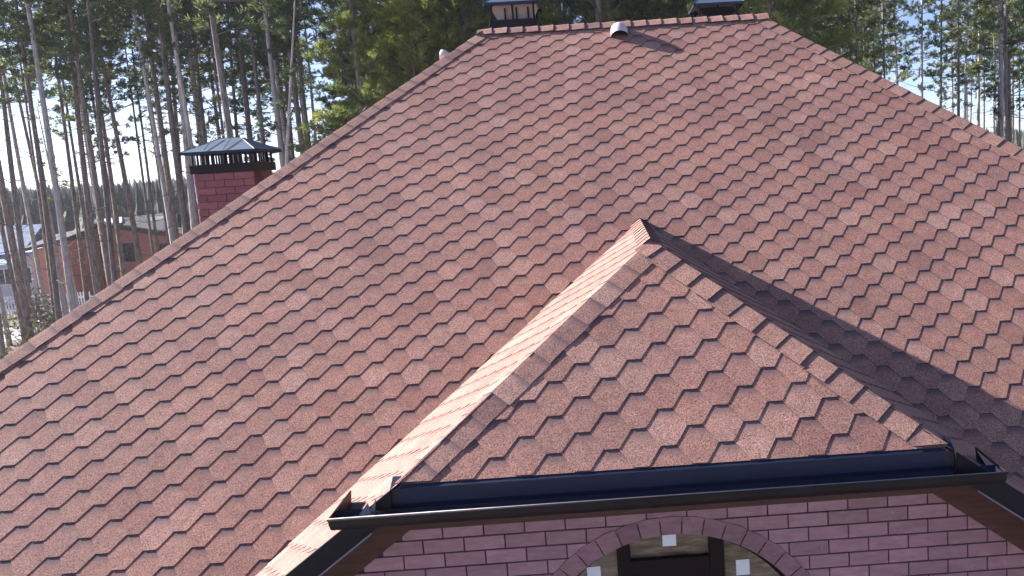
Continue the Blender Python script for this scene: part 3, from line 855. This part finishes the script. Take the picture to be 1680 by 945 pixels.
VAR = {
    'a': make_pine(1, 23, 12.0, 2.9, 46, .135), 'b': make_pine(2, 22, 12.2, 2.4, 40, .12, needle='needle2'), 'c': make_pine(3, 24, 11.6, 2.7, 50, .14),
    'd': make_pine(4, 22, 11.4, 2.3, 46, .11, stubs=34), 'e': make_pine(5, 22, 13.0, 2.2, 36, .09, stubs=40),
    'p': make_pine(6, 24, 12.6, 2.6, 40, .14, bark='barkpale', stubs=30), 'q': make_pine(7, 23, 13.4, 2.2, 36, .12, bark='barkpale', stubs=26),
    'k': make_pine(8, 23, 8.5, 2.6, 58, .13, dense=1.1, stubs=20),
    'g': make_pine(9, 17, 4.0, 3.0, 84, .16, dense=1.5, needle='needle2', stubs=6, nsub=7, nb=13, w=.020), 'h': make_pine(10, 19, 5.5, 2.8, 80, .16, dense=1.45, needle='needle2', stubs=8, nsub=7, nb=13, w=.020),
    'j': make_pine(11, 18, 4.5, 2.8, 84, .16, dense=1.4, stubs=8, nsub=7, nb=13, w=.020),
    's': make_pine(12, 14.5, 9, .9, 10, .11, dense=.0, bark='barkpale', stubs=46, lean=.03),
}
def plant(var, x, y, label, group=None, s=1.0, rz=None, rnd=random.Random(21), name='pine_tree', cat='tree', sc_r=None, lean=None):
    v = VAR[var]
    gf_ = rnd.uniform(.78, 1.2) if (sc_r is None) else 1.0
    o = thing(name, label, cat, (x, y, GZ - .05), group)
    o.rotation_euler = (lean[0] if lean else rnd.uniform(-.03, .03), lean[1] if lean else rnd.uniform(-.03, .03), rnd.uniform(0, 6.28) if rz is None else rz)
    k = sc_r or 1.0; o.scale = (s * k, s * k, s)
    for nm_ in ('trunk', 'crown', 'limbs', 'bare'):
        me = v[nm_]
        if me is None or len(me.vertices) == 0: continue
        c = bpy.data.objects.new('bare_branches' if nm_ == 'bare' else nm_, me); COL.objects.link(c); c.parent = o
        if nm_ in ('bare', 'crown', 'limbs'): c['kind'] = 'stuff'
        elif var not in 's': c.scale = (gf_, gf_, 1)
    return o
PT = 'pines standing in the wood left of the roof'
prom = [
    ('p', -18.4, 24.4, 'tall pale grey straight pine near the left edge, in front of the orange annex'),
    ('b', -25.8, 36.0, 'dark slim pine rising just right of the pale grey pine at the far left'),
    ('c', -18.8, 27.5, 'brown-grey pine with forked dead limb, standing before the ridge of the red house'),
    ('d', -24.1, 37.0, 'dark pine with many short snags, immediately right of the brown-grey forked-limb pine'),
    ('k', -22.4, 34.0, 'dark reddish pine halfway between the brown-grey pine and the pale pine left of the chimney'),
    ('e', -25.4, 42.0, 'thin dark pine with broken stubs left of the tall pale pine by the chimney'),
    ('q', -15.8, 27.5, 'tall pale pine with bare trunk, the nearest one left of the brick chimney'),
    ('k', -15.9, 31.3, 'dark bluish pine whose needled crown hangs low right above the chimney cowl'),
    ('a', -8.0, 17.8, 'thickest brown pine trunk, rising directly behind the chimney cowl'),
    ('p', -9.4, 24.4, 'stout pale grey pine just right of the brick chimney, over the left hip'),
    ('q', -11.7, 31.3, 'pale pine close beside the stout grey pine right of the chimney'),
    ('p', -15.0, 42.0, 'slender pale pine, rightmost of three pale trunks right of the chimney'),
    ('q', 16.3, 48.0, 'slim whitish trunk standing just past the right end of the ridge'),
    ('c', 11.6, 27.5, 'broad brown pine trunk behind the right end of the ridge'),
    ('a', 14.9, 36.0, 'brown pine trunk a little right of the broad trunk beyond the ridge end'),
    ('d', 15.6, 31.3, 'grey-brown pine rising over the middle of the right hip'),
    ('k', 27.8, 50.0, 'dark pine with ragged crown standing alone in the bright gap on the right'),
    ('p', 29.7, 50.0, 'slim grey pine right of the bright gap in the right-hand wood'),
    ('q', 26.8, 42.0, 'light-barked pine between the slim grey pine and the thick trunk at right'),
    ('p', 21.0, 27.5, 'thick pale grey trunk near the right edge of the picture'),
]
for v_, x, y, lb in prom:
    plant(v_, x, y, lb, s=1.0 + .02 * ((x * 7) % 3 - 1), sc_r=1.0)
plant('s', -8.6, 19.5, 'leaning bare silver sapling without needles crossing the thick trunk behind the chimney', name='bare_tree', lean=(.0, .13), rz=0.0, s=.95)
plant('s', -22.0, 30.0, 'bare pale sapling with upright twigs in front of the red house windows', name='bare_tree', s=.8)
plant('s', 9.6, 24.0, 'bare pale sapling with curling twigs behind the roof ridge', name='bare_tree', s=.9)
# pines seen only as part of the wood
rt = random.Random(33)
LOOK = {'a': 'stout brown pine', 'b': 'slim high-crowned pine', 'c': 'long-crowned brown pine', 'd': 'snag-covered dark pine', 'e': 'very thin pine', 'k': 'low-crowned dark pine',
        'g': 'yellow-green bushy pine', 'h': 'tall yellow-green pine', 'j': 'dark green bushy pine', 'p': 'pale-barked pine', 'q': 'slim pale pine'}
ZONE = [(30, 'over the white house at the far left edge'), (62, 'beside the white house near the left edge'), (110, 'in front of the orange annex'), (150, 'before the left end of the red house'),
        (200, 'before the red house windows'), (250, 'before the right half of the red house'), (300, 'just left of the brick chimney'), (375, 'behind the left half of the chimney cowl'),
        (460, 'behind the right half of the chimney cowl'), (540, 'where the left hip passes the wood'), (620, 'behind the middle of the left hip'), (700, 'behind the upper left hip'),
        (790, 'just left of the cream-lined chimney'), (890, 'behind the cream-lined chimney'), (1000, 'left of the elbow vent, behind the ridge'), (1130, 'right of the elbow vent, behind the ridge'),
        (1230, 'behind the plain cowl at the ridge'), (1320, 'behind the upper right hip'), (1400, 'behind the middle of the right hip'), (1480, 'left of the bright gap at right'),
        (1560, 'in the bright gap at right'), (1620, 'right of the bright gap'), (5000, 'at the far right edge')]
def describe(v_, x, y):
    px_ = CX + FPX * (Vector((x, y, 5)) - CAM_C).dot(RIGHT) / (Vector((x, y, 5)) - CAM_C).dot(FWD)
    z_ = next(t for q, t in ZONE if px_ < q)
    return ('front-row ' if y < 27 else 'mid-wood ' if y < 40 else 'far ') + LOOK[v_] + ' ' + z_
def scatter(nn, x0, x1, y0, y1, kinds, label, group, dmin=1.6, s0=.9, s1=1.12, avoid=None):
    k = 0; tries = 0
    while k < nn and tries < nn * 40:
        tries += 1
        y = rt.uniform(y0, y1); f = (y + 6.3)
        x = 3.375 + f * rt.uniform(x0, x1)
        if any((x - a) ** 2 + (y - b) ** 2 < dmin ** 2 for a, b in SPOT): continue
        if avoid and avoid(x, y): continue
        SPOT.append((x, y)); v_ = rt.choice(kinds); plant(v_, x, y, describe(v_, x, y), group, rt.uniform(s0, s1)); k += 1
SPOT = [(p[1], p[2]) for p in prom]
HB = lambda x, y: (40 < y < 66 and x < -20)
scatter(31, -.84, -.50, 24, 45, 'abpebdq', 'pine with dark bare trunk among the many leaning over the red and white houses', 'pines in front of the red and white houses', 1.5, avoid=HB)
scatter(17, -.54, -.38, 27, 50, 'abcdek', 'pine with dark trunk in the crowded wood behind the chimney', 'pines behind the brick chimney', 1.6, avoid=HB)
scatter(5, -.86, -.36, 68, 95, 'abcdk', 'distant pine seen through the trunks beyond the red house', 'far pines beyond the red house', 3.0)
scatter(15, -.325, -.14, 19, 40, 'ghg', 'bushy sunlit pine with yellow-green needles behind the left hip of the roof', 'bushy sunlit pines behind the left hip', 1.9, .85, 1.15)
scatter(26, -.20, .24, 18, 44, 'ghgjk', 'bushy green pine behind the ridge of the roof', 'bushy pines behind the ridge', 2.2, .95, 1.2)
scatter(20, .18, .36, 26, 60, 'abcdek', 'pine with dark trunk in the wood behind the right hip of the roof', 'pines behind the right hip', 1.8)
scatter(26, .27, .60, 38, 78, 'abcbpqe', 'pine with dark trunk in the open wood at the right', 'pines in the open wood at the right', 2.4)
scatter(10, .50, .66, 24, 40, 'kdcj', 'pine with full crown at the right edge of the wood', 'full-crowned pines at the right edge', 2.6)

# bushes
def make_bush(seed, R, H):
    rg = random.Random(seed); tw = MB(); lv, lf = [], []
    for k in range(46):
        a = rg.uniform(0, 6.28); e = rg.uniform(.5, 1.45); d = Vector((cos(a) * cos(e), sin(a) * cos(e), sin(e))); L = H * rg.uniform(.5, 1)
        p0 = Vector((rg.gauss(0, R * .15), rg.gauss(0, R * .15), 0)); p1 = p0 + d * L * .5; p2 = p1 + (d + Vector((rg.gauss(0, .3), rg.gauss(0, .3), .1))).normalized() * L * .5
        tw.tube([p0, p1, p2], [.016, .010, .004], 4, M['twig'], caps=False)
        for _ in range(7):
            q = p1.lerp(p2, rg.random()); dd = Vector((rg.gauss(0, 1), rg.gauss(0, 1), rg.gauss(.4, .6))).normalized()
            tw.tube([q, q + dd * rg.uniform(.2, .6)], [.006, .003], 3, M['twig'], caps=False)
            for _ in range(2): tuft(lv, lf, q + dd * rg.uniform(.1, .5), dd, .13, rg, 5, .03)
    cm = bpy.data.meshes.new('leaves'); cm.from_pydata(lv, [], lf); cm.materials.append(M['dryleaf'])
    return tw.mesh('stems'), cm
M['dryleaf'] = needle_material('dry_bush_leaves', (0.06, 0.055, 0.03), (0.12, 0.11, 0.055), (0.20, 0.17, 0.10))
bsh = [make_bush(1, 1.2, 2.6), make_bush(2, 1.6, 3.4)]
bt = random.Random(9)
def bushes(nn, x0, x1, y0, y1, label, group):
    for i in range(nn):
        y = bt.uniform(y0, y1); x = 3.375 + (y + 6.3) * bt.uniform(x0, x1); st_, cm = bsh[i % 2]
        px_ = CX + FPX * (Vector((x, y, GZ + 3)) - CAM_C).dot(RIGHT) / (Vector((x, y, GZ + 3)) - CAM_C).dot(FWD)
        o = thing('bush', label + ' ' + next(t for q, t in ZONE if px_ < q), 'bush', (x, y, GZ - .05), group); o.rotation_euler = (0, 0, bt.uniform(0, 6)); o.scale = (bt.uniform(.9, 1.5),) * 3
        for nm_, me in (('stems', st_), ('leaves', cm)):
            c = bpy.data.objects.new(nm_, me); COL.objects.link(c); c.parent = o
bushes(16, .30, .62, 26, 60, 'twiggy half-bare bush under the pines', 'twiggy bushes under the right-hand pines')
bushes(3, -.86, -.74, 20, 36, 'twiggy low bush', 'twiggy bushes at the far left')

# labels that came out alike: tell the trees apart by their order from the left
same = {}
for o in COL.objects:
    if o.get('category') in ('tree', 'bush'): same.setdefault(o['label'], []).append(o)
for lb, os_ in same.items():
    if len(os_) < 2: continue
    def scr(o):
        d = o.location + Vector((0, 0, 10)) - CAM_C; return d.dot(RIGHT) / d.dot(FWD)
    os_.sort(key=scr)
    words = {2: ['left-hand', 'right-hand'], 3: ['leftmost', 'middle', 'rightmost']}.get(len(os_), ['leftmost', 'second', 'third', 'fourth', 'fifth', 'sixth', 'seventh', 'eighth'])
    for w_, o in zip(words, os_): o['label'] = w_ + ' ' + lb
# distant forest belt: one mass nobody could count
M['far'] = needle_material('distant_forest', (0.03, 0.045, 0.03), (0.055, 0.075, 0.045), (0.09, 0.10, 0.06))
rf = random.Random(17); fv, ff = [], []
for k in range(5200):
    f = 330 * 3 ** rf.random(); sx = rf.uniform(-1.25, .95); x = 3.4 + f * sx; y = f - 6
    h = rf.uniform(9, 13) ; r = rf.uniform(1.8, 3.6); zb_ = GZ + rf.uniform(.5, 5)
    for lv_ in range(5):
        zt_ = GZ + h * (1 - lv_ * .13); rr_ = r * (.35 + lv_ * .2) * rf.uniform(.8, 1.2); zl = GZ + h * (1 - .34 - lv_ * .14); a0 = rf.uniform(0, 6.28)
        b = len(fv); fv.append((x + rf.uniform(-.3, .3), y + rf.uniform(-.3, .3), zt_))
        for q in range(5):
            a = a0 + q * 1.2566; w = rr_ * rf.uniform(.6, 1.3); fv.append((x + cos(a) * w, y + sin(a) * w, zl + rf.uniform(-.9, .9)))
        for q in range(5): ff.append((b, b + 1 + q, b + 1 + (q + 1) % 5))
for k in range(2600):
    f = rf.uniform(95, 300); sx = rf.uniform(-1.1, -.25) if k % 3 else rf.uniform(.1, .9); x = 3.4 + f * sx; y = f - 6
    h = rf.uniform(6.2, 8.3) + f * .006; r = rf.uniform(1.0, 2.2); a0 = rf.uniform(0, 6.28)
    for lv_ in range(4):
        b = len(fv); fv.append((x, y, GZ + h * (1 - lv_ * .15)))
        for q in range(5):
            a = a0 + q * 1.2566; w = r * (.3 + .23 * lv_) * rf.uniform(.6, 1.3); fv.append((x + cos(a) * w, y + sin(a) * w, GZ + h * (1 - .32 - lv_ * .19) + rf.uniform(-.4, .4)))
        for q in range(5): ff.append((b, b + 1 + q, b + 1 + (q + 1) % 5))
me = bpy.data.meshes.new('distant_forest'); me.from_pydata(fv, [], ff); me.materials.append(M['far']); fo = link('distant_forest', me); fo['kind'] = 'stuff'
fo['label'] = 'hazy belt of forest along the horizon'

# neighbouring houses
M['terra'] = plain('terracotta_render', (0.50, 0.20, 0.15), .9, 0, .12, .8)
M['terra2'] = plain('orange_render', (0.56, 0.21, 0.15), .9, 0, .12, .8)
M['roofgrey'] = plain('weathered_grey_roof', (0.06, 0.054, 0.064), .95, 0, .2, 1.5)
M['roofdark'] = plain('dark_brown_roof_edge', (0.07, 0.05, 0.05), .8)
M['snow'] = plain('old_snow', (0.74, 0.77, 0.82), .8, 0, .06, 2)
M['bluesheet'] = plain('blue_sheet_roof', (0.05, 0.11, 0.24), .5, 0, .15, 2)
M['awning'] = plain('pale_blue_plastic', (0.35, 0.55, 0.72), .5, 0, .1, 2)
M['whiterend'] = plain('grey_white_render', (0.52, 0.53, 0.58), .9, 0, .1, 1)
M['dkglass'] = plain('dark_far_window', (0.03, 0.035, 0.045), .15, 0, .2, 1)
def win(par, x, y, z, w, h, fmat):
    mb = MB(); t = .07
    for a, c in (((x - w / 2, y - .05, z), (x - w / 2 + t, y + .03, z + h)), ((x + w / 2 - t, y - .05, z), (x + w / 2, y + .03, z + h)), ((x - w / 2 + t, y - .05, z + h - t), (x + w / 2 - t, y + .03, z + h)), ((x - w / 2 + t, y - .05, z), (x + w / 2 - t, y + .03, z + t)), ((x - t / 2, y - .045, z + t), (x + t / 2, y + .03, z + h - t))): mb.box(a, c, fmat)
    wo_ = mb.build('window', par)
    mb = MB(); mb.box((x - w / 2 + t, y - .012, z + t), (x + w / 2 - t, y + .01, z + h - t), M['dkglass']); link('pane', mb.mesh('pane'), wo_, Matrix.Identity(4))
    return wo_
rh = thing('red_house', 'terracotta rendered house with snow-edged grey gable roof seen between the trunks at left', 'house', (-31, 50, GZ))
mb = MB(); yq = 50.0
mb.prism([(-36.2, yq, GZ), (-26.0, yq, GZ), (-26.0, yq, -2.55), (-29.8, yq, -1.85), (-33.6, yq, -.95), (-36.2, yq, -2.1)], (0, 8, 0), M['terra']); mb.build('wall', rh)
mb = MB()
mb.prism([(-33.6, yq - .6, -.80), (-25.2, yq - .6, -2.62), (-25.2, yq + 8.4, -2.62), (-33.6, yq + 8.4, -.80)], (0, 0, .22), M['roofgrey'])
mb.prism([(-36.9, yq - .6, -2.35), (-33.6, yq - .6, -.80), (-33.6, yq + 8.4, -.80), (-36.9, yq + 8.4, -2.35)], (0, 0, .22), M['roofgrey'])
rr1 = mb.build('roof', rh)
mb = MB()
mb.prism([(-36.9, yq - .62, -2.50), (-33.6, yq - .62, -.95), (-33.6, yq - .62, -.60), (-36.9, yq - .62, -2.15)], (0, -.04, 0), M['roofdark'])
mb.prism([(-33.6, yq - .62, -.95), (-25.2, yq - .62, -2.77), (-25.2, yq - .62, -2.42), (-33.6, yq - .62, -.60)], (0, -.04, 0), M['roofdark'])
link('verge_board', mb.mesh('verge_board'), rr1, Matrix.Identity(4))
mb = MB()
mb.prism([(-33.9, yq - .7, -.72), (-33.6, yq - .7, -.58), (-31.8, yq - .7, -.97), (-31.8, yq + 8.4, -.97), (-33.6, yq + 8.4, -.58), (-33.9, yq + 8.4, -.72)][:3] , (0, 8.8, 0), M['snow'])
mb.prism([(-33.6, yq - .72, -.56), (-31.9, yq - .72, -.93), (-32.3, yq + .3, -.84), (-33.6, yq + 2.4, -.56)], (0, 0, .06), M['snow'])
link('snow_patch', mb.mesh('snow_patch'), rr1, Matrix.Identity(4))
mb = MB(); mb.box((-29.3, yq + 2, -2.2), (-28.6, yq + 2.7, -.5), M['roofdark']); link('chimney', mb.mesh('chimney'), rr1, Matrix.Identity(4))
for x, w, z in ((-33.75, 1.0, -3.75), (-32.0, .9, -3.7), (-29.2, 1.0, -3.9)): win(rh, x, yq, z, w, 1.35, M['roofdark'])
oh = thing('orange_house', 'orange rendered annex with grey roof, left of the terracotta house behind the trunks', 'house', (-37.6, 47, GZ))
mb = MB(); mb.prism([(-36.2, 46.5, GZ), (-33.9, 46.5, GZ), (-33.9, 46.5, -1.75), (-36.2, 46.5, -2.2)], (0, 3.4, 0), M['terra2']); mb.build('wall', oh)
mb = MB(); mb.prism([(-36.7, 46.0, -2.3), (-33.5, 46.0, -1.68), (-33.5, 49.3, -1.1), (-36.7, 49.3, -1.6)], (0, 0, .2), M['roofgrey']); mb.build('roof', oh)
wh = thing('white_house', 'grey-white house with blue roof and dark porch windows at the far left edge', 'house', (-42, 48, GZ))
mb = MB(); mb.box((-44, 48, GZ), (-37.0, 54, -2.55), M['whiterend']); mb.build('wall', wh)
mb = MB(); mb.prism([(-44.5, 47.4, -2.55), (-37.6, 47.4, -2.55), (-38.4, 51, -.75), (-44.5, 51, -.75)], (0, 0, .12), M['bluesheet']); mb.build('roof', wh)
mb = MB(); mb.prism([(-42.0, 45.9, -3.0), (-37.4, 45.9, -3.05), (-37.4, 47.95, -2.70), (-42.0, 47.95, -2.65)], (0, 0, .06), M['awning']); mb.build('awning', wh)
for x in (-42.3, -40.9, -39.4, -38.0): win(wh, x, 48, -4.65, 1.0, 1.2, M['snow'])
gh = thing('grey_roofed_house', 'low house with broad pale grey-lilac roof beyond the red house, left of the chimney', 'house', (-30, 74, GZ))
mb = MB(); mb.box((-40, 72, GZ), (-22, 80, -2.4), M['whiterend']); mb.build('wall', gh)
mb = MB(); mb.prism([(-41, 71.2, -2.6), (-21, 71.2, -2.6), (-22.5, 76.2, -.55), (-39.5, 76.2, -.55)], (0, 0, .15), M['roofgrey'])
mb.prism([(-21, 81, -2.6), (-41, 81, -2.6), (-39.5, 76.2, -.55), (-22.5, 76.2, -.55)], (0, 0, .15), M['roofgrey']); mb.build('roof', gh)
# white picket fence before the white house
fe = thing('picket_fence', 'white slatted fence in front of the white house at the far left', 'fence', (-33, 42, GZ))
mb = MB(); mb.box((-.045, -.012, 0), (.045, .012, 1.25), M['snow']); sl_me = mb.mesh('slat')
mb = MB(); mb.box((-37.5, 42.02, GZ + .35), (-29.5, 42.06, GZ + .43), M['snow']); mb.box((-37.5, 42.02, GZ + .95), (-29.5, 42.06, GZ + 1.03), M['snow']); mb.build('rail', fe)
for i in range(44): link('slat', sl_me, fe, Matrix.Translation((-37.45 + i * .18 + 33, 0, .06)))


# thin winter air
if HAZE:
    mt, nt, b = mat_new('air'); nt.nodes.remove(b)
    pv = nt.nodes.new('ShaderNodeVolumePrincipled'); pv.inputs['Color'].default_value = (.80, .88, 1, 1); pv.inputs['Density'].default_value = HAZE; pv.inputs['Anisotropy'].default_value = .1
    nt.links.new(pv.outputs[0], [q for q in nt.nodes if q.type == 'OUTPUT_MATERIAL'][0].inputs['Volume'])
    mb = MB(); mb.box((-1340, -1310, GZ - 1.5), (1330, 1350, 24), mt); hz = mb.build('haze'); hz['kind'] = 'stuff'
